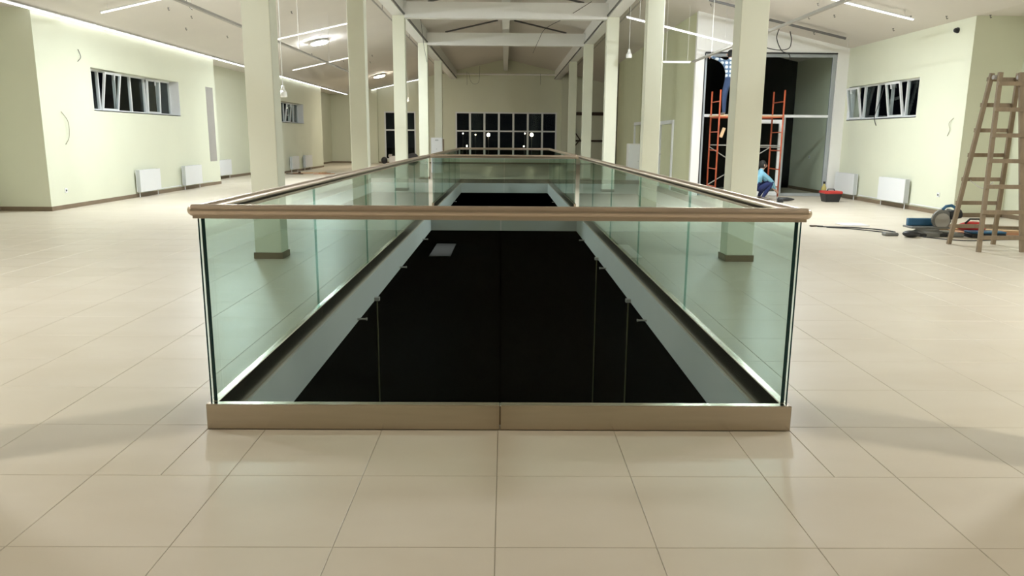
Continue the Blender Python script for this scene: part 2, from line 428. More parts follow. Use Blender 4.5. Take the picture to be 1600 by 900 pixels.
# skirting
def skirt(name, segs, h=.085):
    mb = MB()
    for a, b in segs: mb.box((a[0], a[1], .0005), (b[0], b[1], h))
    return struct(mb.build(name, 'skirting'), 'dark brown skirting along the wall')
skirt('baseboard_left', [((-WX, 15.1), (-WX + .018, 24.2)), ((-RX, 15.082), (-WX + .018, 15.1)), ((-RX, YB), (-RX + .018, 15.08)), ((-RX, 24.2), (-RX + .018, 30.38)), ((-RX, 30.38), (-WX, 30.4)),
        ((-WX, 30.4), (-WX + .018, 38.0)), ((-RX, 38.0), (-RX + .018, YF))])
skirt('baseboard_right', [((WX - .018, 15.1), (WX, PY)), ((WX - .018, 15.082), (RX, 15.1)), ((RX - .018, YB), (RX, 15.08)), ((WX - .018, PY + .16), (WX, 24.1))])
skirt('baseboard_far', [((-RX, YF - .018), (-7.75, YF)), ((-7.3, YF - .018), (-5.1, YF)), ((-4.7, YF - .018), (3.2, YF))])
skirt('baseboard_side', [((SX0 - .018, PY + .15), (SX0, D1[0])), ((SX0 - .018, D1[1]), (SX0, D2[0])), ((SX0 - .018, D2[1]), (SX0, 34.5))])

# ------------------------------------------------------------------ windows
def sash(parent, P, u0, u1, z0, z1, side, tilt, fw=.048, fd=.045):
    """P(u, d, z) -> world; side: +d points into the room; tilt leans the top inwards"""
    def W(u, d, z):
        h = z - z0
        return P(u, d * math.cos(tilt) + h * math.sin(tilt), z0 + h * math.cos(tilt) - d * math.sin(tilt))
    def bx(mb, ua, ub, da, db, za, zb):
        c = [(ua,da,za),(ub,da,za),(ub,db,za),(ua,db,za),(ua,da,zb),(ub,da,zb),(ub,db,zb),(ua,db,zb)]
        mb.add([W(*q) for q in c], [(0,3,2,1),(4,5,6,7),(0,1,5,4),(1,2,6,5),(2,3,7,6),(3,0,4,7)])
    m = MB()
    bx(m, u0, u1, 0, fd, z0, z0 + fw); bx(m, u0, u1, 0, fd, z1 - fw, z1)
    bx(m, u0, u0 + fw, 0, fd, z0 + fw, z1 - fw); bx(m, u1 - fw, u1, 0, fd, z0 + fw, z1 - fw)
    s_ = m.build('sash', 'pvc', parent)
    g = MB(); bx(g, u0 + fw, u1 - fw, fd * .4, fd * .6, z0 + fw, z1 - fw); g.build('pane', 'pane', s_)
    hdl = MB(); um = (u0 + u1) / 2; bx(hdl, um - .02, um + .02, fd, fd + .03, z1 - fw, z1 - fw + .025); bx(hdl, um - .012, um + .012, fd + .02, fd + .045, z1 - fw - .1, z1 - fw + .02)
    hdl.build('handle', 'pvc', s_)
def strip_window(idx, P, u0, u1, z0, z1, lights, label, org, rd=.24):
    root = bpy.data.objects.new('window_%d' % idx, None); COL.objects.link(root); root.location = org; struct(root, label)
    def bx(mb, ua, ub, da, db, za, zb):
        c = [(ua,da,za),(ub,da,za),(ub,db,za),(ua,db,za),(ua,da,zb),(ub,da,zb),(ub,db,zb),(ua,db,zb)]
        mb.add([P(*q) for q in c], [(0,3,2,1),(4,5,6,7),(0,1,5,4),(1,2,6,5),(2,3,7,6),(3,0,4,7)])
    fw = .04; m = MB()
    bx(m, u0, u1, -.06, 0, z0, z0 + fw); bx(m, u0, u1, -.06, 0, z1 - fw, z1); bx(m, u0, u0 + fw, -.06, 0, z0, z1); bx(m, u1 - fw, u1, -.06, 0, z0, z1)
    m.build('window_frame', 'pvc', root)
    n = len(lights); du = (u1 - u0) / n
    for i in range(1, n):
        m = MB(); bx(m, u0 + i * du - .022, u0 + i * du + .022, -.06, 0, z0 + fw, z1 - fw); m.build('mullion', 'pvc', root)
    for i, t in enumerate(lights):
        a, b = u0 + i * du + .03, u0 + (i + 1) * du - .03
        if t is None:
            m = MB(); bx(m, a, b, -.04, -.03, z0 + fw, z1 - fw); m.build('pane', 'pane', root)
        else: sash(root, P, a - .025, b + .025, z0 + .02, z1 - .02, 1, R(t))
    m = MB(); bx(m, u0, u1, -.03, rd, z0 - .02, z0 + .002); m.build('window_sill', 'pvc', root)
    m = MB(); bx(m, u1 - .012, u1 - .001, 0, rd - .002, z0, z1); bx(m, u0 + .001, u0 + .012, 0, rd - .002, z0, z1); m.build('window_reveal', 'pvc', root)
    return root
PL = lambda u, d, z: Vector((-WX - .24 + d, u, z))
PR = lambda u, d, z: Vector((WX + .10 - d, u, z))
strip_window(1, PL, *W1, [None, 8, None, None, 2, None], 'white strip window with one tilted sash above two radiators, by the grey wall slot', (-WX - .24, 17, 2.03))
strip_window(2, PL, *W2, [None, None, 7, None, None], 'distant white strip window with a tilted sash above the wood scraps', (-WX - .24, 31, 2.05))
strip_window(3, PR, *W3, [None, 10, None, None, 10], 'white strip window with two tilted sashes beside the glazed partition', (WX + .10, 17, 2.02), .10)
def grid_window(idx, x0, x1, z0, z1, n, zt, label):
    root = bpy.data.objects.new('window_%d' % idx, None); COL.objects.link(root); root.location = (x0, YF + .05, z0); struct(root, label)
    y0, y1 = YF + .03, YF + .10; fw = .08
    m = MB(); m.box((x0, y0, z0), (x1, y1, z0 + fw)); m.box((x0, y0, z1 - fw), (x1, y1, z1)); m.box((x0, y0, z0 + fw), (x0 + fw, y1, z1 - fw)); m.box((x1 - fw, y0, z0 + fw), (x1, y1, z1 - fw))
    m.build('window_frame', 'pvc', root)
    du = (x1 - x0) / n
    for i in range(1, n): MB().box((x0 + i*du - .055, y0, z0 + fw), (x0 + i*du + .055, y1, z1 - fw)).build('mullion', 'pvc', root)
    for i in range(n):
        a = x0 + i*du + (.055 if i else fw); b = x0 + (i+1)*du - (.055 if i < n-1 else fw)
        MB().box((a, y0, zt - .04), (b, y1, zt + .04)).build('transom', 'pvc', root)
        MB().box((a, y0 + .03, z0 + fw), (b, y0 + .04, zt - .04)).build('pane', 'pane', root)
        MB().box((a, y0 + .03, zt + .04), (b, y0 + .04, z1 - fw)).build('pane', 'pane', root)
grid_window(4, *CW, 7, 1.86, 'wide dark window of seven bays at the end of the nave')
grid_window(5, *LW, 2, 1.88, 'tall dark two-bay window beside the wide end window')
# flat grey panel in place of a reveal in shade and white box on the projecting wall section
struct(MB().bbox((-WX - .01, 23.45, .72), (-WX + .006, 24.0, 2.93), .002).build('trim_40', 'grey_metal'), 'tall grey panel in place of a wall reveal in shade')

# doors on the side wall
def door(idx, d, label):
    root = bpy.data.objects.new('door_%d' % idx, None); COL.objects.link(root); root.location = (SX0, d[0], 0); struct(root, label)
    x0, x1 = SX0 - .05, SX0 + .06; f = .11
    MB().box((x0, d[0], 0), (x1, d[0] + f, d[3])).build('door_jamb', 'pvc', root); MB().box((x0, d[1] - f, 0), (x1, d[1], d[3])).build('door_jamb', 'pvc', root)
    MB().box((x0, d[0] + f, d[3] - f), (x1, d[1] - f, d[3])).build('door_head', 'pvc', root)
    lf = MB().box((SX0 + .01, d[0] + f, 0.01), (SX0 + .05, d[1] - f, d[3] - f)).build('door_leaf', 'shaded', root)
    hd = MB(); hd.tube([(SX0 - .04, d[1] - f - .1, 1.02), (SX0 - .04, d[1] - f - .24, 1.02)], .011, 8); hd.tube([(SX0 + .012, d[1] - f - .1, 1.02), (SX0 - .04, d[1] - f - .1, 1.02)], .011, 8)
    hd.build('door_handle', 'grey_metal', lf)
door(1, D1, 'green door in a white frame on the side wall'); door(2, D2, 'farther white-framed doorway on the side wall behind the grey cabinet')

# ------------------------------------------------------------------ glazed partition
pt = thing('glazed_partition', 'tall glazed partition in grey metal frame across the dark room', 'partition', (6.9, PY + .05, 0))
y0, y1 = PY + .04, PY + .10
PX0, PX1 = 5.215, 8.69
for (a, b, n) in (((PX0, y0, 0.002), (PX0 + .07, y1, 3.71), 'post'), ((PX1 - .10, y0, 0.002), (PX1, y1, 3.71), 'post'), ((PX0 + .07, y0, 3.62), (PX1 - .10, y1, 3.71), 'head_rail'),
                  ((PX0 + .07, y0, 2.08), (PX1 - .10, y1, 2.15), 'transom'), ((6.30, y0, .002), (6.37, y1, 2.08), 'post'), ((7.40, y0, .002), (7.47, y1, 2.08), 'post'), ((PX0 + .07, y0, .002), (6.30, y1, .08), 'bottom_rail'), ((7.47, y0, .002), (PX1 - .10, y1, .08), 'bottom_rail')):
    MB().bbox(a, b, .006).build(n, 'pvc' if n == 'transom' else 'frame_steel', pt)
MB().box((PX0, PY - .012, 3.70), (PX1, PY + .035, 3.735)).build('head_seal', 'blackplastic', pt); MB().box((PX0 - .012, PY - .006, .002), (PX0 + .012, PY + .035, 3.70)).build('side_seal', 'blackplastic', pt)
for (xa, xb, za, zb) in ((PX0 + .07, PX1 - .10, 2.15, 3.62), (PX0 + .07, 6.30, .08, 2.08), (7.47, PX1 - .10, .08, 2.08)):
    MB().box((xa, PY + .066, za), (xb, PY + .074, zb)).build('pane', 'dustypane', pt)
dl = MB()
dl.box((6.38, y0, .01), (6.46, y1, 2.02)); dl.box((7.31, y0, .01), (7.39, y1, 2.02)); dl.box((6.46, y0, 1.92), (7.31, y1, 2.02)); dl.box((6.46, y0, .01), (7.31, y1, .12))
dl = dl.build('door_leaf', 'pvc', pt)
MB().box((6.46, PY + .066, .12), (7.31, PY + .074, 1.92)).build('pane', 'dustypane', dl)
hb = MB().tube([(6.40, y0 - .06, 1.30), (7.37, y0 - .06, 1.30)], .014, 8)
for x in (6.45, 7.34): hb.tube([(x, y0 - .06, 1.30), (x, y0, 1.30)], .01, 6)
hb.build('push_bar', 'grey_metal', dl)

# ------------------------------------------------------------------ columns
def make_column(loc, label, group):
    t = thing('column', label, 'column', loc, group)
    x, y, _ = loc; h = .165; g = .145
    MB().bbox((x - h, y - g, 0.0), (x + h, y + g, 4.745), .006).build('shaft', 'column', t)
    sk = MB(); e = .014
    sk.box((x - h - e, y - g - e, 0.0005), (x + h + e, y - g, .08)); sk.box((x - h - e, y + g, .0005), (x + h + e, y + g + e, .08))
    sk.box((x - h - e, y - g, .0005), (x - h, y + g, .08)); sk.box((x + h, y - g, .0005), (x + h + e, y + g, .08))
    sk.build('skirting', 'skirting', t)
    return t
GL = 'columns along the side with the wood scraps'; GR = 'columns along the side with the ladder'
c0 = make_column((-2.93, COLY[1], 0), 'thick pale green column whose foot shows through the balustrade glass, facing the left strip window', GL)
c0['label'] = 'pale green square column nearest the front corner of the balustrade, opposite the scaffold'
for i, y in enumerate(COLY):
    if i != 1:
        lab = 'pale green square column in the row opposite the scaffold'
        if i == 5: lab = 'pale green square column with the white cabinet in front'
        copy_tree(c0, (-2.93, y, 0), lab, GL)
    lab = 'pale green square column in the row on the scaffold side'
    if i == 1: lab = 'pale green square column standing before the scaffold and workers'
    if i == 2: lab = 'pale green square column before the white-framed doors'
    copy_tree(c0, (2.93, y, 0), lab, GR)

# ------------------------------------------------------------------ balustrades
KH, KT, GT, RH = .137, .085, .019, 1.125
def kerb(t, a, b): MB().bbox(a, b, .004).build('base_channel', 'steel', t)
def panel(t, a, b, axis, dark=()):
    # axis: thickness direction
    mb = MB().box(a, b)
    fi = {'x': (3, 5), 'y': (2, 4)}[axis]
    for i in range(6): mb.mi[i] = 0 if i in fi else (1 if i in dark else 2)
    return mb.build('glass_panel', ['glass', 'glass_edge', 'seam'], t)
def rail(t, p, q, r=.029):
    p, q = Vector(p), Vector(q); d = (q - p).normalized()
    pts = []; rs = []
    for a in (0, .35, .65, .9, 1.15, 1.4): pts.append(p - d * r * math.cos(a)); rs.append(max(r * math.sin(a), .001))
    pts.append(p); rs.append(r); pts.append(q); rs.append(r)
    for a in (1.4, 1.15, .9, .65, .35, 0): pts.append(q + d * r * math.cos(a)); rs.append(max(r * math.sin(a), .001))
    MB().tube(pts, rs, 20).build('handrail', 'rail', t, smooth=True)
    sl = MB()
    n = Vector((d.y, -d.x, 0)) * .016
    lo = p + Vector((0, 0, -r - .012)); 
    sl.bar(p + Vector((0, 0, -r + .0)), q + Vector((0, 0, -r + .0)), .034, .022)
    sl.build('glass_clamp', 'rail', t)
GX = 1.492                      # glass plane
def side_run(t, sx, y0, y1, ny, k0, k1):
    xg = VC + sx * GX
    kerb_n = 5 if y1 - y0 > 10 else 4
    for i in range(kerb_n):
        a = k0 + (k1 - k0) * i / kerb_n; b = k0 + (k1 - k0) * (i + 1) / kerb_n
        kerb(t, (xg - (.030 if sx < 0 else .018), a + .001, 0.0005), (xg + (.018 if sx < 0 else .030), b - .001, KH))
    for i in range(ny):
        a = y0 + (y1 - y0) * i / ny; b = y0 + (y1 - y0) * (i + 1) / ny
        panel(t, (xg - GT/2, a + .003, KH - .02), (xg + GT/2, b - .003, RH - .012), 'x', (2,) if i == 0 and k0 < 4 else ())
b1 = thing('glass_balustrade', 'large glass balustrade with steel handrail and kerb around the front opening', 'balustrade', (VC, 9.4, 0))
YG = 3.755
for a, b in ((-1.523, 0), (0, 1.523)):
    kerb(b1, (VC + a + .001, YG - .030, .0005), (VC + b - .001, YG + .018, KH))
for a, b in ((-1.501, -.003), (.003, 1.501)):
    panel(b1, (VC + a, YG - GT/2, KH - .02), (VC + b, YG + GT/2, RH - .012), 'y', (5,) if a < -1 else (3,))
for sx in (-1, 1):
    side_run(b1, sx, YG + .03, 14.95, 5, YG + .0185, 15.14)
    rail(b1, (VC + sx * GX, YG, RH + .012), (VC + sx * GX, 15.2, RH + .012))
rail(b1, (VC - GX - .03, YG, RH + .012), (VC + GX + .03, YG, RH + .012))
# cross run
for a, b in ((-1.545, 0), (0, 1.545)): kerb(b1, (VC + a + .001, 15.15, .0005), (VC + b - .001, 15.25, KH))
for a, b in ((-1.385, -.003), (.003, 1.385)): panel(b1, (VC + a, 15.2 - GT/2, KH - .02), (VC + b, 15.2 + GT/2, RH - .012), 'y')
rail(b1, (VC - GX, 15.2, RH + .012), (VC + GX, 15.2, RH + .012))
b2 = thing('glass_balustrade', 'farther glass balustrade around the second opening, before the end window', 'balustrade', (VC, 20.7, 0))
for sx in (-1, 1):
    side_run(b2, sx, 15.98, 25.53, 4, 15.98, 25.50)
    rail(b2, (VC + sx * GX, 15.95, RH + .012), (VC + sx * GX, 25.56, RH + .012))
for a, b in ((-1.545, 0), (0, 1.545)): kerb(b2, (VC + a + .001, 25.505, .0005), (VC + b - .001, 25.605, KH))
for a, b in ((-1.475, -.003), (.003, 1.475)): panel(b2, (VC + a, 25.56 - GT/2, KH - .02), (VC + b, 25.56 + GT/2, RH - .012), 'y')
rail(b2, (VC - GX, 25.56, RH + .012), (VC + GX, 25.56, RH + .012))

# ------------------------------------------------------------------ lamps
def disc_lamp(x, y, label, m_='lamp'):
    z = roofz(x) - .02
    t = thing('ceiling_lamp', label, 'lamp', (x, y, z), 'round ceiling lamps')
    s_ = SL if x < 0 else -SL
    m = Matrix.Translation((x, y, z)) @ Matrix.Rotation(math.atan(-s_), 4, 'Y')
    def ring(prof, n=24):
        mb = MB(); mb.lathe((0, 0, 0), prof, n); mb.v = [tuple(m @ Vector(v)) for v in mb.v]; return mb
    ring([(0.0, .30), (-.05, .30), (-.06, .27)]).build('housing', 'enamel', t)
    ring([(-.061, .262), (-.085, .25), (-.095, .18)]).build('diffuser', m_, t)
for (x, y, l) in ((-6.0, 25.4, 'bright round ceiling lamp above the first tray crossing'), (-6.2, 38.4, 'farther bright round ceiling lamp near the end wall'),
                  (-5.9, 16.5, 'round ceiling lamp over the aisle by the left strip window'), (5.05, 15.2, 'round ceiling lamp over the aisle by the ladder'), (4.5, 17.0, 'round ceiling lamp before the white portal surround'),
                  (-6.5, 1.5, 'warm round ceiling lamp over the open floor before the balustrade, window side'), (6.5, 1.5, 'warm round ceiling lamp over the open floor before the balustrade, ladder side'), (-6.0, 6.0, 'added round ceiling lamp to brighten the column fronts, window side'), (6.0, 6.0, 'added round ceiling lamp to brighten the column fronts, ladder side')):  # last pair, beside the balustrade, is added to light the column fronts
    disc_lamp(x, y, l, 'lampwarm' if y < 5 or y > 30 else 'lampmid' if y < 8 or y > 30 or abs(x) < 5 else 'lamp')
def tube_lamp(p, q, label, group, m='tube', hang=True):
    p, q = Vector(p), Vector(q)
    t = thing('linear_lamp', label, 'lamp', tuple((p + q) / 2), group)
    d = (q - p).normalized()
    wd = .045 if hang else .06
    MB().bar(p, q, wd, .02).build('housing', 'enamel', t)
    MB().bar(p + d * .02 - Vector((0, 0, .022)), q - d * .02 - Vector((0, 0, .022)), wd * .8, .024).build('diffuser', m, t)
    if hang:
        for a in (.12, .88):
            c = p.lerp(q, a); MB().tube([c, (c.x, c.y, roofz(c.x))], .004, 5).build('hanger', 'wcable', t)
    return t
# continuous line of tubes along the left wall head
yy = 3.0
n_ = 0
while yy < 43.5:
    tube_lamp((-WX + .07, yy, roofz(WX) - .02), (-WX + .07, yy + 1.82, roofz(WX) - .02), 'white tube lamp in the wall-head line ' + ('before the projecting wall section' if yy < 14 else 'above the long strip window' if yy < 23.5 else 'over the wall recess beyond the grey slot' if yy < 29.5 else 'above the distant strip window' if yy < 37.2 else 'over the last recess by the end wall'), 'tube lamps along the wall head', 'tube', hang=False)
    yy += 1.86
tube_lamp((-7.6, YF - .3, 4.10), (-6.25, YF - .3, 4.40), 'slanting tube lamp along the end wall, low end', None, 'tube', False)
tube_lamp((-6.2, YF - .32, 4.41), (-4.85, YF - .32, 4.71), 'slanting tube lamp along the end wall, high end', None, 'tube', False)
SLOPE = 'slanting tube lamps hung below the ceiling'
for p, q, l, m in (((-8.16, 16.05), (-6.9, 16.05), 'slanting hung tube lamp near the left strip window', 'tubedim'),
                ((-6.75, 22.9), (-4.4, 22.9), 'slanting hung tube lamp just before the round ceiling lamp', 'tubedim'),
                ((-8.05, 29.6), (-5.7, 29.6), 'slanting hung tube lamp just behind the round ceiling lamp', 'tubedim'),
                ((6.5, 15.9), (8.22, 15.9), 'slanting hung tube lamp near the ladder', 'tube'),):
    tube_lamp((p[0], p[1], roofz(p[0]) - .12), (q[0], q[1], roofz(q[0]) - .12), l, SLOPE, m)
tube_lamp((2.95, 19.45, 4.44), (5.75, 19.45, 3.80), 'long slanting tube lamp crossing before the white portal surround', SLOPE, 'tubedim')
tube_lamp((4.02, 20.1, 3.45), (4.75, 20.1, 3.45), 'short level tube lamp hung beside the white portal surround', None, 'tubedim')

# trunking, trays, dark strips under the ceiling
for s_, l in ((-1, 'grey cable tray hung along the aisle on the side with the wall-head tube lamps'), (1, 'grey cable tray hung along the aisle on the ladder side')):
    TX, TZ = s_ * 4.85, 3.44
    t = thing('cable_tray', l, 'cable tray', (TX, 15, TZ))
    y1 = 24.2 if s_ < 0 else 20.3
    mb = MB(); mb.box((TX - .035, 2, TZ), (TX + .035, y1, TZ + .005)); mb.box((TX - .035, 2, TZ + .005), (TX - .03, y1, TZ + .04)); mb.box((TX + .03, 2, TZ + .005), (TX + .035, y1, TZ + .04))
    mb.build('channel', 'grey_metal', t)
    y = 3.0
    while y < y1:
        MB().tube([(TX, y, TZ), (TX, y, roofz(TX))], .004, 5).build('hanger', 'wcable', t); y += 3.1
for s_, l in ((-1, 'dark cable conduit along the beam opposite the scaffold'), (1, 'dark cable conduit along the beam on the scaffold side')):
    t = thing('conduit', l, 'conduit', (s_ * 2.77, 18, 4.78))
    MB().tube([(s_ * 2.765, 2, 4.78), (s_ * 2.765, YF - .3, 4.78)], .024, 6).build('pipe', 'dark_metal', t)
    MB().tube([(s_ * 3.42, 2, 4.92), (s_ * 3.42, 43, 4.92)], .022, 6).build('pipe', 'grey_metal', t)
    for y in range(4, 43, 6): MB().box((s_ * 2.79, y - .02, 4.75), (s_ * 2.745, y + .02, 4.81)).build('clip', 'dark_metal', t)
    for y in range(4, 43, 6): MB().tube([(s_ * 3.42, y, 4.92), (s_ * 3.42, y, roofz(3.42))], .006, 5).build('hanger', 'dark_metal', t)
for y in (22.95, 29.35):
    for s_ in (-1, 1):
        tag(MB().bar((s_ * .3, y, roofz(.3) - .03), (s_ * 2.25, y, roofz(2.25) - .03), .05, .05).build('roof_strip', 'dark_metal'), 'thin dark strip slanting under the nave roof beyond a tie beam', 'strip', 'dark strips under the nave roof')
tag(MB().bar((6.33, 19.0, roofz(6.33) - .12), (8.21, 19.0, roofz(8.21) - .12), .05, .05).build('unlit_batten', 'dark_metal'), 'dark unlit batten slanting under the ceiling before the partition', 'batten')
tag(MB().bar((4.75, 18.6, roofz(4.75) - .1), (6.1, 18.6, roofz(6.1) - .1), .05, .05).build('unlit_batten', 'dark_metal'), 'short dark unlit batten above the column before the scaffold', 'batten')
# hooks in the ceiling
hp = [(-7.35, 17.37), (-7.33, 18.55), (-7.9, 19.6), (-6.9, 20.3), (-7.6, 21.6), (-5.5, 20.4), (-5.0, 27.5), (-5.6, 28.2), (-6.4, 31), (-5.9, 31.5), (-5.3, 31.2), (-5.7, 33), (-6.8, 27.6),
      (6.67, 16.98), (7.3, 17.6), (8.3, 16.2), (7.0, 18.3), (6.6, 20.0), (8.7, 15.6), (4.1, 17.4), (4.4, 18.6), (5.0, 19.4), (7.7, 19.7), (8.6, 17.5), (-2.0, 24.5), (-2.2, 25.3), (-1.9, 26.2), (-7.0, 24.2), (9.2, 15.0)]
for x, y in hp:
    z = roofz(x)
    mb = MB(); mb.tube([(x, y, z + .002), (x, y, z - .04), (x + .015, y, z - .055), (x + .03, y, z - .04)], .008, 5); mb.lathe((x, y, z), [(0.0, .02), (-.01, .02)], 8)
    tag(mb.build('ceiling_hook', 'dark_metal', origin=(x, y, z)), 'small dark hook in the sloping ceiling, ' + ('over the nave' if abs(x) < 2.7 else 'aisle with the wall-head tube lamps' if x < 0 else 'aisle with the ladder'), 'hook', 'hooks in the ceiling')
# dangling wires
def wire(pts, label, m='cable', r=.006, cat='cable', group=None):
    # smooth polyline through the points
    P = [Vector(p) for p in pts]; out = []
    for i in range(len(P) - 1):
        p0 = P[max(i-1, 0)]; p1 = P[i]; p2 = P[i+1]; p3 = P[min(i+2, len(P)-1)]
        for j in range(6):
            t = j / 6
            out.append(.5 * ((2*p1) + (-p0+p2)*t + (2*p0-5*p1+4*p2-p3)*t*t + (-p0+3*p1-3*p2+p3)*t**3))
    out.append(P[-1])
    o = MB().tube(out, r, 6).build('loose_cable', m, smooth=True, origin=P[0])
    return tag(o, label, cat, group)
wire([(-2.6, 24, roofz(2.6) - .02), (-2.55, 24, 4.7), (-2.5, 24.1, 4.2), (-2.42, 24.1, 3.75)], 'thin cable dangling beside the columns opposite the scaffold')
wire([(2.2, 20.5, 4.95), (1.7, 22, 4.8), (1.2, 24, 4.75), (1.05, 25, 4.55), (.9, 26, 4.25)], 'thin cable looping below the tie beams of the nave', r=.008)
wire([(-2.0, 42.5, 4.92), (-1.9, 42.5, 4.5), (-1.7, 42.5, 4.35), (-1.45, 42.5, 4.5), (-1.4, 42.5, 5.3)], 'cable loop hanging from the tie rod at the end wall')
wire([(-2.1, 42.6, 5.0), (-2.1, 42.6, 4.3)], 'short cable end hanging below the tie rod by the end wall')
wire([(1.9, 42.6, 4.92), (1.9, 42.6, 4.35)], 'short cable end hanging from the tie rod on the scaffold side')
wire([(7.0, 20.2, roofz(7)), (6.95, 20.2, 4.05), (7.1, 20.2, 3.75), (7.3, 20.2, 3.66), (7.33, 20.2, 3.5)], 'dark cable bundle dangling over the partition head', r=.012)
wire([(7.3, 20.25, roofz(7.3)), (7.35, 20.25, 4.0), (7.28, 20.25, 3.8), (6.9, 20.25, 3.78), (6.3, 20.25, 3.95)], 'dark cable curving along the lintel above the partition', r=.012)
wire([(8.5, 19.5, roofz(8.5)), (8.48, 19.5, 3.7)], 'short wire hanging above the strip window beside the partition', 'wcable')
wire([(-8.98, 16.6, 3.25), (-8.965, 16.65, 3.1), (-8.985, 16.55, 3.0)], 'short wire end sticking out of the wall above the socket')
wire([(-8.985, 15.75, 1.95), (-8.95, 15.9, 1.75), (-8.96, 15.9, 1.45), (-8.985, 15.8, 1.3)], 'pale wire bowing out of the wall above the white socket', 'stain', .008)
wire([(-6.3, 15.9, roofz(6.3)), (-6.35, 15.9, 4.1), (-6.25, 15.9, 3.95)], 'black cable end hanging from the cable tray')

# hanging lamps in paper shades (unlit)
def pendant(x, y, zb, zt, label):
    t = thing('pendant_lamp', label, 'pendant lamp', (x, y, zb), 'unlit pendant lamps')
    MB().tube([(x, y, zb + .22), (x, y, roofz(x))], .007, 6).build('cord', 'wcable', t)
    MB().lathe((x, y, zb), [(.23, .03), (.19, .035), (.13, .05)], 12).build('lamp_holder', 'bulb', t, smooth=True)
    MB().lathe((x, y, zb), [(.13, .05), (.10, .075), (.03, .085), (0, .075)], 14).build('shade', 'bulb', t, smooth=True)
pendant(-4.56, 16.0, 2.28, 0, 'white unlit pendant on a long cord beside the column, window side')
pendant(3.28, 20.9, 3.60, 0, 'white unlit pendant on a long cord near the white portal surround')
pendant(-5.0, 40.0, 3.25, 0, 'small white unlit pendant near the end wall')

# ------------------------------------------------------------------ radiators, sockets, pipes
def radiator(x, s_, ya, yb, label, group='white panel radiators'):
    t = thing('radiator', label, 'radiator', (x, (ya + yb) / 2, 0), group)
    xa, xb = x + s_ * .05, x + s_ * .16
    z0, z1 = .13, .66
    MB().bbox((xb - s_ * .012, ya, z0), (xb, yb, z1), .004).build('front_panel', 'enamel', t)
    MB().bbox((xa, ya, z0), (xa + s_ * .012, yb, z1), .003).build('back_panel', 'enamel', t)
    MB().box((xa + s_ * .013, ya, z0), (xb - s_ * .013, ya + .012, z1)).build('side_cover', 'rad_side', t)
    MB().box((xa + s_ * .013, yb - .012, z0), (xb - s_ * .013, yb, z1)).build('side_cover', 'rad_side', t)
    g = MB()
    n = 16
    for i in range(n):
        y = ya + .02 + (yb - ya - .04) * i / (n - 1); g.box((xa + s_ * .013, y - .012, z1 - .015), (xb - s_ * .013, y + .012, z1 - .003))
    g = g.build('top_grille', 'rad_side', t); g['kind'] = 'stuff'
    for y in (ya + .15, yb - .15): MB().box((x + s_ * .021, y - .02, z0 + .1), (xa, y + .02, z1 - .1)).build('bracket', 'rad_side', t)
    for y in (ya + .06, yb - .06): MB().tube([(x + s_ * .09, y, z0 + .02), (x + s_ * .09, y, .0005)], .011, 6).build('pipe', 'pvc', t)
radiator(-WX, 1, 18.55, 19.65, 'white radiator under the tilted sash of the left strip window'); radiator(-WX, 1, 21.2, 22.35, 'white radiator near the grey wall slot')
radiator(-WX, 1, 31.9, 32.95, 'distant white radiator behind the wood scraps'); radiator(-WX, 1, 34.0, 35.2, 'distant white radiator beyond the wood scraps')
radiator(WX, -1, 16.75, 17.95, 'white radiator nearest the power saw'); radiator(WX, -1, 19.25, 20.35, 'white radiator beside the red toolbox')
radiator(-RX, 1, 26.4, 27.6, 'white radiator in the wall recess beyond the grey slot')
def heating_pipe(x, s_, ya, yb, label):
    t = thing('heating_pipe', label, 'pipe', (x, (ya + yb) / 2, 0))
    MB().tube([(x + s_ * .035, ya, .13), (x + s_ * .035, yb, .13)], .013, 6).build('pipe', 'pvc', t)
    y = ya + .2
    while y < yb: MB().box((x, y - .012, .11), (x + s_ * .035, y + .012, .15)).build('clip', 'rad_side', t); y += 1.2
heating_pipe(-WX, 1, 19.7, 21.15, 'white heating pipe joining the two radiators below the left strip window'); heating_pipe(-WX, 1, 22.4, 23.4, 'short white heating pipe below the grey wall slot')
heating_pipe(WX, -1, 18.0, 19.2, 'white heating pipe joining the two radiators by the partition'); heating_pipe(WX, -1, 15.3, 16.7, 'white heating pipe low on the wall behind the power saw')
def socket(x, s_, y, z, label):
    t = thing('wall_socket', label, 'socket', (x, y, z))
    MB().bbox((x, y - .045, z - .045), (x + s_ * .012, y + .045, z + .045), .003).build('plate', 'enamel', t)
    mb = MB(); mb.tube([(x + s_ * .012, y, z), (x + s_ * .016, y, z)], .02, 12); mb.build('insert', 'blackplastic', t)
socket(-WX, 1, 15.65, .37, 'white socket low on the wall below the bowed pale wire'); socket(WX, -1, 15.68, .40, 'white socket low on the wall behind the power saw')
socket(WX, -1, 22.6, 1.0, 'white socket on the green wall behind the partition glass')
t = thing('security_camera', 'small black dome camera high on the wall above the ladder', 'camera', (WX, 15.66, 3.66))
MB().tube([(WX, 15.66, 3.66), (WX - .03, 15.66, 3.66)], .055, 12).build('base', 'blackplastic', t); MB().ball((WX - .05, 15.66, 3.66), .045).build('dome', 'blackplastic', t, smooth=True)
wire([(WX - .008, 15.45, 1.95), (WX - .03, 15.55, 1.85), (WX - .03, 15.5, 1.72), (WX - .008, 15.6, 1.6)], 'short loose wire coming out of the wall behind the ladder', 'stain', .006)
wire([(WX - .01, 18.45, 2.75), (WX - .06, 18.5, 2.4), (WX - .05, 18.7, 2.05), (WX - .015, 18.65, 1.85)], 'thin wire hanging in front of the strip window beside the partition', r=.008)

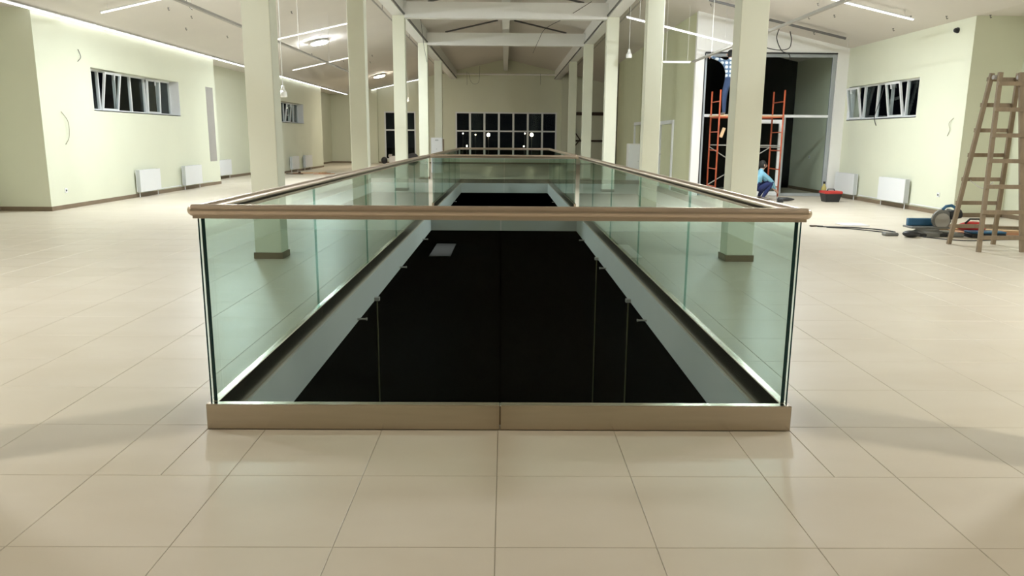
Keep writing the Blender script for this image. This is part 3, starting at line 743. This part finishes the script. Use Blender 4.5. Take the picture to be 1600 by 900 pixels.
# ------------------------------------------------------------------ double step ladder
t = thing('step_ladder', 'old wooden double step ladder spattered with paint, beside the power saw', 'ladder', (6.87, 10.65, 0))
def ladder_frame(fy, xa, xb, ty, txa, txb, zt, nr, z_first, dz):
    fr = MB().bar((xa, fy, .0), (txa, ty, zt), .055, .04, up=(0, 1, 0)).build('rail', 'wood', t)
    MB().bar((xb, fy, .0), (txb, ty, zt), .055, .04, up=(0, 1, 0)).build('rail', 'wood', t)
    for i in range(nr):
        z = z_first + dz * i; a = z / zt
        x0 = xa + (txa - xa) * a; x1 = xb + (txb - xb) * a; y = fy + (ty - fy) * a - .03 * (1 if fy < ty else -1)
        MB().bar((x0 - .03, y, z), (x1 + .03, y, z), .025, .055).build('rung', 'wood', t)
ladder_frame(11.05, 6.58, 7.24, 10.72, 6.70, 7.07, 2.42, 7, .27, .345)
ladder_frame(10.25, 6.53, 7.13, 10.60, 6.74, 7.02, 2.42, 7, .20, .345)
for x in (6.71, 7.05): MB().tube([(x - .03, 10.66, 2.36), (x + .03, 10.66, 2.36)], .03, 10).build('hinge', 'grey_metal', t)
wire([(6.70, 10.93, .95), (6.72, 10.65, .85), (6.68, 10.36, .95)], 'slack cord tied between the two ladder frames', 'wcable', .006, 'cord')
# ------------------------------------------------------------------ power saw and clutter
t = thing('power_saw', 'grey and blue mitre saw on the tiled floor beside the ladder', 'saw', (6.95, 12.0, 0))
MB().lathe((6.80, 12.05, 0), [(.0, .22), (.07, .22), (.09, .17), (.12, .17)], 20).build('turntable', 'toolgrey', t)
MB().bbox((6.50, 11.95, .12), (7.12, 12.25, .15), .006).build('table', 'toolgrey', t)
MB().bbox((6.52, 12.12, .15), (7.06, 12.20, .27), .012).build('fence', 'blue', t)
mb = MB(); mb.tube([(6.98, 11.98, .27), (6.98, 12.02, .27)], .155, 24); mb.build('blade_guard', 'toolgrey', t)
mb = MB(); mb.tube([(6.98, 11.965, .25), (6.98, 11.98, .25)], .12, 24); mb.build('blade', 'grey_metal', t)
MB().bar((7.12, 12.18, .12), (7.16, 12.1, .42), .07, .07).build('arm', 'toolgrey', t)
mb = MB(); mb.tube([(7.10, 12.02, .33), (7.28, 12.02, .36)], .075, 14); mb.build('motor', 'blackplastic', t)
mb = MB(); mb.tube([(6.98, 12.0, .42), (7.03, 12.0, .475), (7.12, 12.0, .49), (7.19, 12.0, .45), (7.2, 12.0, .36)], .025, 8); mb.build('handle', 'blue', t, smooth=True)
MB().bbox((6.60, 11.86, .0), (7.02, 11.95, .055), .01).build('foot', 'blackplastic', t); MB().bbox((7.05, 11.86, .0), (7.3, 12.25, .06), .012).build('foot', 'toolgrey', t)
def plank(p, q, w_, h, m, label, cat='plank'):
    mid = (Vector(p) + Vector(q)) / 2
    return tag(MB().bar(p, q, w_, h).build('plank', m, origin=mid), label, cat, 'planks on the floor')
plank((7.35, 12.35, .02), (8.5, 12.2, .02), .20, .035, 'wood_red', 'reddish plank lying flat under the others behind the ladder')
plank((7.45, 12.55, .055), (8.9, 12.05, .055), .16, .03, 'wood_pale', 'pale yellow plank lying aslant on the pile behind the ladder')
plank((7.4, 12.9, .02), (9.1, 12.8, .02), .18, .035, 'wood', 'grey-brown plank lying along the wall behind the ladder')
plank((7.5, 13.1, .055), (9.3, 12.7, .055), .12, .03, 'wood', 'narrow grey plank on top of the grey-brown one')
t = thing('tool_case', 'dark blue tool case on the floor behind the ladder legs', 'case', (7.62, 11.85, 0))
MB().bbox((7.36, 11.75, 0), (7.9, 12.0, .07), .012).build('body', 'blackplastic', t); MB().bbox((7.36, 11.75, .071), (7.9, 12.0, .10), .01).build('lid', 'blue', t)
t = thing('red_tool_bag', 'flat red and grey tool bag between the saw and the planks', 'bag', (7.6, 12.05, .1))
mb = MB().ball((7.55, 12.1, .14), .2, n=14, sc=(1.2, .55, .45)); mb.build('body', 'red', t, smooth=True)
mb = MB().tube([(7.4, 12.05, .2), (7.47, 12.05, .27), (7.62, 12.05, .27), (7.7, 12.05, .2)], .015, 7); mb.build('handle', 'blackplastic', t, smooth=True)
wire([(5.48, 13.15, .012), (5.7, 13.1, .012), (6.1, 13.0, .012), (6.4, 12.7, .012), (6.47, 12.4, .012)], 'dark cable lying straight across the tiles to the power saw', r=.011)
wire([(5.6, 13.05, .01), (5.95, 12.85, .01), (6.25, 12.45, .01), (6.4, 12.2, .01)], 'thin dark cable curving over the tiles before the power saw', r=.009)
wire([(6.6, 11.8, .01), (7.0, 11.4, .01), (7.6, 11.5, .01), (8.4, 11.6, .01)], 'thin cable on the tiles between the ladder feet', r=.008)
o = MB().bbox((6.05, 13.35, 0), (6.5, 13.75, .012), .004).build('white_sheet', 'paper'); tag(o, 'white sheet of paper lying on the tiles by the long cable', 'sheet')
t = thing('wood_offcut', 'short offcut on the tiles at the cable end', 'offcut', (5.5, 13.25, 0)); MB().bar((5.4, 13.3, .01), (5.6, 13.2, .01), .03, .018).build('stick', 'wood_dark', t); MB().bar((5.38, 13.2, .01), (5.5, 13.26, .01), .03, .018).build('chip', 'wood_dark', t)
tag(MB().ball((6.42, 11.82, .055), .11, n=12, sc=(1.2, .9, .5)).build('dark_rag', 'blackplastic', smooth=True, origin=(6.42, 11.82, 0)), 'crumpled black rag on the tiles before the power saw', 'rag')
tag(MB().bbox((6.08, 11.95, 0), (6.3, 12.08, .05), .012).build('sanding_block', 'toolgrey', origin=(6.2, 12.0, 0)), 'small grey block on the tiles at the saw cable', 'block')
# clamp in front of crouching person
t = thing('cordless_drill', 'black power tool lying on the tiles before the crouching worker', 'tool', (6.9, 18.6, 0))
mb = MB(); mb.tube([(6.72, 18.6, .06), (6.95, 18.6, .06), (7.05, 18.6, .06), (7.12, 18.6, .06)], [.05, .05, .035, .012], 10); mb.build('body', 'blackplastic', t, smooth=True)
MB().bar((6.78, 18.6, .05), (6.70, 18.4, .04), .05, .06).build('grip', 'toolgrey', t); MB().bbox((6.62, 18.33, 0), (6.76, 18.42, .08), .01).build('battery', 'blackplastic', t)
# toolbox
t = thing('toolbox', 'black toolbox with red lid at the foot of the partition post', 'toolbox', (8.05, 18.7, 0))
mb = MB()
mb.add([(7.90,18.58,0),(8.22,18.58,0),(8.22,18.86,0),(7.90,18.86,0),(7.86,18.54,.2),(8.26,18.54,.2),(8.26,18.90,.2),(7.86,18.90,.2)], [(0,3,2,1),(4,5,6,7),(0,1,5,4),(1,2,6,5),(2,3,7,6),(3,0,4,7)])
mb.build('body', 'blackplastic', t)
MB().bbox((7.84, 18.52, .2), (8.28, 18.92, .27), .02).build('lid', 'red', t); MB().tube([(7.97, 18.72, .27), (7.99, 18.72, .31), (8.13, 18.72, .31), (8.15, 18.72, .27)], .014, 7).build('handle', 'blackplastic', t)
t = thing('spray_bottle', 'yellowish bottle with black cap beside the partition post', 'bottle', (8.46, 20.1, 0))
MB().lathe((8.46, 20.1, 0), [(0, .065), (.26, .065), (.32, .03), (.36, .025)], 14).build('body', 'yellow', t, smooth=True); MB().lathe((8.46, 20.1, .36), [(0, .03), (.06, .03)], 10).build('cap', 'blackplastic', t)
# wood scraps at the distant radiators
def scrap(p, q, m, label):
    return tag(MB().bar(p, q, .09, .03).build('wood_scrap', m, origin=(Vector(p) + Vector(q)) / 2), label, 'wood scrap', 'wood scraps on the floor')
for i, (a, b, m) in enumerate((((-8.6, 31.0, .016), (-7.9, 31.4, .016), 'wood_red'), ((-8.2, 30.8, .047), (-7.4, 31.6, .047), 'wood_pale'), ((-7.6, 31.25, .016), (-6.9, 30.85, .016), 'wood_red'), ((-8.75, 30.6, .016), (-8.1, 30.65, .016), 'wood_dark'), ((-7.7, 30.7, .016), (-7.2, 30.75, .016), 'wood_red'), ((-8.5, 31.6, .016), (-8.3, 30.9, .078), 'wood_dark'), ((-7.6, 31.9, .016), (-7.2, 31.4, .016), 'wood'))):
    scrap(a, b, m, ['reddish wood scrap in the small heap by the distant radiators', 'pale lath crossing the heap by the distant radiators', 'long reddish scrap at the end of the heap by the distant radiators', 'dark scrap lying beside the heap by the distant radiators', 'short reddish scrap before the heap by the distant radiators', 'dark scrap propped in the heap by the distant radiators', 'grey-brown scrap behind the heap by the distant radiators'][i])
# cabinets
t = thing('white_cabinet', 'white metal cabinet standing before the column near the end window', 'cabinet', (-2.9, 32.9, 0))
MB().bbox((-3.16, 32.7, 0.0), (-2.67, 33.0, 1.48), .01).build('body', 'enamel', t); MB().box((-2.665, 32.72, .0), (-2.62, 33.0, 1.42)).build('side_strip', 'wood', t)
dr = MB().bbox((-3.14, 32.685, .05), (-2.69, 32.699, 1.45), .003).build('door', 'enamel', t); MB().box((-2.98, 32.672, 1.34), (-2.84, 32.684, 1.40)).build('label_plate', 'rad_side', dr); MB().tube([(-2.92, 32.684, 1.0), (-2.92, 32.66, 1.0)], .02, 8).build('knob', 'rad_side', dr)
t = thing('grey_cabinet', 'pale grey upright cabinet beside the column and the side wall doorway', 'cabinet', (4.7, 27.6, 0))
MB().bbox((4.42, 27.5, 0), (4.93, 27.95, 1.32), .012).build('body', 'white', t); MB().bbox((4.44, 27.485, .06), (4.84, 27.499, 1.28), .003).build('door', 'enamel', t); MB().tube([(4.78, 27.485, .7), (4.78, 27.465, .7)], .015, 8).build('knob', 'rad_side', t)
t = thing('white_box', 'white carton on the floor below the two-bay end window', 'box', (-6.0, 42.9, 0))
MB().bbox((-6.45, 42.6, 0), (-5.75, 43.2, .42), .01).build('body', 'paper', t); MB().box((-6.45, 42.9, .421), (-6.05, 43.2, .44)).build('flap', 'paper', t); MB().bar((-6.4, 42.6, .42), (-6.35, 42.5, .55), .2, .01).build('flap', 'paper', t)
tag(MB().ball((-6.75, 42.8, .2), .2, n=12, sc=(.9, .8, 1)).build('black_bag', 'blackplastic', smooth=True), 'black rubbish bag on the floor beside the white carton', 'bag')
t = thing('cable_drum', 'black cable drum standing before the end wall pilaster', 'drum', (-4.85, 41.0, 0))
for y in (40.9, 41.1): MB().tube([(-4.95, y - .015, .33), (-4.95, y + .015, .33)], .33, 18).build('flange', 'blackplastic', t)
MB().tube([(-4.95, 40.9, .33), (-4.95, 41.1, .33)], .2, 16).build('core', 'cable', t)
# dark timber frame on the end wall
t = thing('timber_frame', 'dark timber frame with diagonal brace against the end wall', 'timber frame', (4.75, YF - .1, 0))
for z, h in ((2.87, .18), (1.35, .10)): MB().box((3.65, YF - .12, z - h/2), (5.9, YF - .03, z + h/2)).build('rail', 'wood_dark', t)
MB().bar((3.72, YF - .17, 2.2), (4.3, YF - .17, 1.4), .06, .08, up=(0, 1, 0)).build('brace', 'wood_dark', t); MB().bar((4.2, YF - .17, 1.3), (3.72, YF - .17, .7), .06, .08, up=(0, 1, 0)).build('brace', 'wood_dark', t)
for x in (3.68, 5.86): MB().box((x - .04, YF - .12, 0), (x + .04, YF - .03, 2.96)).build('post', 'wood_dark', t)

# ------------------------------------------------------------------ scaffold
t = thing('scaffold', 'orange tubular scaffold tower with plank platform before the partition', 'scaffold', (6.2, 19.9, 0))
YA, YC = 19.5, 20.3
for x in (5.40, 7.02):
    for y in (YA, YC):
        MB().tube([(x, y, .06), (x, y, 2.72)], .021, 8).build('post', 'orange', t, smooth=True)
        MB().lathe((x, y, 0), [(0, .05), (.012, .05), (.014, .02), (.07, .02)], 10).build('foot', 'grey_metal', t)
    for z in (.30, .75, 1.22, 1.68, 2.06, 2.44):
        MB().tube([(x, YA, z), (x, YC, z)], .015, 6).build('rung', 'orange', t)
for y in (YA, YC):
    MB().tube([(5.40, y, 2.05), (7.02, y, 2.05)], .016, 6).build('ledger', 'orange', t)
    MB().tube([(5.40, y, 1.35), (7.02, y, 1.35)], .012, 6).build('ledger', 'grey_metal', t)
MB().tube([(5.40, YC, .3), (7.02, YC, 1.3)], .012, 6).build('cross_brace', 'grey_metal', t); MB().tube([(7.02, YC - .03, .3), (5.40, YC - .03, 1.3)], .012, 6).build('cross_brace', 'grey_metal', t)
for i in range(3): MB().bbox((5.34, YA + .06 + i * .24, 2.068), (7.08, YA + .28 + i * .24, 2.105), .004).build('platform_board', 'wood_pale', t)
tag(MB().bar((5.44, 19.42, 1.55), (5.52, 19.42, 1.78), .07, .05, up=(0, 1, 0)).build('glove', 'wood_pale', origin=(5.48, 19.42, 1.66)), 'pale rag hanging on the scaffold post', 'rag')
plank((5.45, 19.2, .02), (6.4, 19.25, .02), .2, .035, 'wood_red', 'reddish plank on the floor at the scaffold foot')

# ------------------------------------------------------------------ people
def person(name, label, loc, verts, edges, tags, matmap, head, hair_dir):
    """verts: (x,y,z,rx,ry) ; tags: material key per vertex"""
    L0 = Vector(loc)
    me = bpy.data.meshes.new('skeleton'); me.from_pydata([tuple(Vector(v[:3]) - L0) for v in verts], edges, []); me.update()
    o = bpy.data.objects.new('skeleton', me); COL.objects.link(o)
    md = o.modifiers.new('skin', 'SKIN'); md.use_smooth_shade = True; md.branch_smoothing = .6
    o.modifiers.new('sub', 'SUBSURF').levels = 1
    for i, sv in enumerate(me.skin_vertices[0].data): sv.radius = (verts[i][3], verts[i][4]); sv.use_root = (i == 0)
    bpy.context.view_layer.update()
    dg = bpy.context.evaluated_depsgraph_get()
    em = bpy.data.meshes.new_from_object(o.evaluated_get(dg)); em.name = name
    bpy.data.objects.remove(o)
    keys = list(dict.fromkeys(matmap.values())); em.materials.clear()
    for q in keys: em.materials.append(M[q])
    segs = []
    for a, b in edges: segs.append((Vector(verts[a][:3]) - L0, Vector(verts[b][:3]) - L0, tags[a], tags[b]))
    for p in em.polygons:
        c = p.center; best = None
        for a, b, ta, tb in segs:
            d = b - a; q = max(0, min(1, (c - a).dot(d) / max(d.length_squared, 1e-9)))
            ds = (a + d * q - c).length
            if best is None or ds < best[0]: best = (ds, tb if q > .5 else ta)
        p.material_index = keys.index(matmap[best[1]]); p.use_smooth = True
    ob = bpy.data.objects.new(name, em); COL.objects.link(ob); ob.location = L0
    tag(ob, label, 'person')
    hc, hr = head
    mb = MB(); mb.ball(Vector(hc) + Vector(hair_dir) * .02, hr, n=14, sc=(.86, .98, 1.0)); mb.build('hair', 'hair', ob, smooth=True)
    ey = MB(); face = -Vector(hair_dir).normalized(); sd = face.cross(Vector((0, 0, 1))).normalized()
    for s_ in (-1, 1): ey.ball(Vector(hc) + face * hr * .93 + sd * .032 * s_ + Vector((0, 0, -.01)), .012, n=8)
    ey.build('eyes', 'blackplastic', ob, smooth=True)
    er = MB()
    for s_ in (-1, 1): er.ball(Vector(hc) + sd * hr * .86 * s_ + Vector((0, 0, -.02)), .03, n=8, sc=(.5, .8, 1.1))
    er.build('ears', 'skin', ob, smooth=True)
    return ob
class Skel:
    def __init__(s): s.v = []; s.e = []; s.t = []
    def add(s, p, r, tg, par=None, ry=None):
        s.v.append((p[0], p[1], p[2], r, ry if ry else r)); s.t.append(tg)
        if par is not None: s.e.append((par, len(s.v) - 1))
        return len(s.v) - 1
    def hand(s, wrist, par, d, side):
        d = Vector(d).normalized(); sd = Vector(side).normalized(); n = d.cross(sd)
        w_ = Vector(wrist)
        palm = s.add(w_ + d * .05, .030, 'skin', par)
        for i, (o, l) in enumerate(((-.03, .075), (-.01, .085), (.011, .08), (.03, .062))):
            kn = s.add(w_ + d * .095 + sd * o, .010, 'skin', palm)
            f1 = s.add(w_ + d * (.095 + l * .55) + sd * o * 1.1 + n * .012, .009, 'skin', kn)
            s.add(w_ + d * (.095 + l * .9) + sd * o * 1.1 + n * .035, .008, 'skin', f1)
        t1 = s.add(w_ + d * .05 - sd * .045 + n * .012, .011, 'skin', palm)
        s.add(w_ + d * .085 - sd * .062 + n * .022, .009, 'skin', t1)
MAPA = {'skin': 'skin', 'shirt': 'plaid', 'pants': 'jeans', 'shoe': 'shoe'}
S = Skel()
pz = 2.107
px, py = 5.73, 19.86
hip = S.add((px, py, 2.98), .13, 'pants', None, .11)
bel = S.add((px, py + .02, 3.12), .14, 'shirt', hip, .11)
che = S.add((px, py + .05, 3.34), .165, 'shirt', bel, .12)
nk0 = S.add((px, py + .07, 3.49), .085, 'shirt', che)
nk = S.add((px, py + .10, 3.535), .055, 'skin', nk0)
hd = S.add((px, py + .125, 3.60), .075, 'skin', nk, .085)
S.add((px, py + .14, 3.68), .07, 'skin', hd, .08); nose = S.add((px, py + .23, 3.585), .018, 'skin', hd)
for sx, el, wr in ((-1, (5.44, 20.0, 3.50), (5.31, 20.2, 3.57)), (1, (6.05, 20.0, 3.55), (6.15, 20.2, 3.66))):
    sh = S.add((px + sx * .18, py + .05, 3.43), .07, 'shirt', che)
    e_ = S.add(el, .05, 'shirt', sh); wv = S.add(wr, .033, 'shirt', e_)
    d = Vector(wr) - Vector(el); w2 = S.add(Vector(wr) + d.normalized() * .03, .028, 'skin', wv)
    S.hand(Vector(wr) + d.normalized() * .03, w2, d, (0, 0, 1))
    hj = S.add((px + sx * .10, py, 2.88), .10, 'pants', hip)
    kn = S.add((px + sx * .12, py + .05, 2.54), .068, 'pants', hj)
    an = S.add((px + sx * .12, py, pz + .10), .048, 'pants', kn)
    he = S.add((px + sx * .12, py - .01, pz + .042), .042, 'shoe', an)
    S.add((px + sx * .14, py + .18, pz + .034), .036, 'shoe', he)
person('person', 'person in plaid shirt and jeans standing on the scaffold with raised arms', (px, py, pz), S.v, S.e, S.t, MAPA, ((px, py + .125, 3.63), .105), (0, -1, .3))
MAPB = {'skin': 'skin', 'shirt': 'blueshirt', 'pants': 'navy', 'shoe': 'shoe'}
S = Skel(); px, py = 6.32, 19.15
hip = S.add((px, py, .30), .14, 'pants', None, .13)
bel = S.add((px + .02, py, .44), .14, 'shirt', hip, .13)
che = S.add((px + .09, py, .62), .16, 'shirt', bel, .14)
nk0 = S.add((px + .13, py, .745), .08, 'shirt', che)
nk = S.add((px + .15, py, .79), .052, 'skin', nk0)
hd = S.add((px + .17, py, .855), .075, 'skin', nk); S.add((px + .17, py, .93), .07, 'skin', hd); S.add((px + .275, py, .85), .017, 'skin', hd)
for sy, el, wr in ((-1, (6.67, 18.98, .47), (6.78, 19.05, .30)), (1, (6.65, 19.35, .47), (6.80, 19.28, .30))):
    sh = S.add((px + .11, py + sy * .18, .67), .068, 'shirt', che)
    e_ = S.add(el, .052, 'shirt', sh); wv = S.add(wr, .034, 'shirt', e_)
    d = Vector(wr) - Vector(el); w2 = S.add(Vector(wr) + d.normalized() * .03, .028, 'skin', wv)
    S.hand(Vector(wr) + d.normalized() * .03, w2, d, (0, 1, 0))
    hj = S.add((px + .04, py + sy * .12, .27), .10, 'pants', hip)
    kn = S.add((px + .36, py + sy * .17, .44), .07, 'pants', hj)
    an = S.add((px + .17, py + sy * .16, .12), .05, 'pants', kn)
    he = S.add((px + .15, py + sy * .16, .045), .044, 'shoe', an); S.add((px + .34, py + sy * .17, .038), .037, 'shoe', he)
person('person', 'person in light blue shirt and navy trousers crouching at the scaffold foot', (px, py, 0), S.v, S.e, S.t, MAPB, ((px + .165, py, .885), .105), (-1, 0, .3))

# ------------------------------------------------------------------ night outside
struct(MB().box((-60, YF + .36, -.6), (60, 140, -.5)).build('ground_outside', 'black'), 'dark ground outside')
for i, (x, y, z, r, m) in enumerate(((-1.32, 60, 1.70, .125, 'street'), (2.05, 60, 1.73, .125, 'street'), (-5.4, 70, .95, .13, 'street'), (-4.9, 72, .55, .12, 'street'), (-3.6, 72, .7, .12, 'street'), (-2.9, 75, 1.75, .11, 'street'), (-4.4, 80, 1.9, .1, 'street'),
                                     (1.75, 72, .7, .11, 'street'), (1.9, 75, 1.9, .1, 'street'), (-4.9, 70, 4.1, .13, 'streetw'), (5.5, 72, 4.0, .13, 'streetw'), (-10.5, 66, 1.6, .12, 'street'))):
    r = r if i < 2 else r * .5
    t = thing('street_lamp', ['large glowing street lamp seen through the wide end window', 'small distant street light seen through the end windows'][0 if i < 2 else 1], 'street lamp', (x, y, -.5), 'street lamps in the night outside')
    MB().tube([(x, y, -.499), (x, y, z - r * .9)], .03, 6).build('pole', 'dark_metal', t)
    MB().ball((x, y, z), r, n=10).build('globe', m, t, smooth=True)
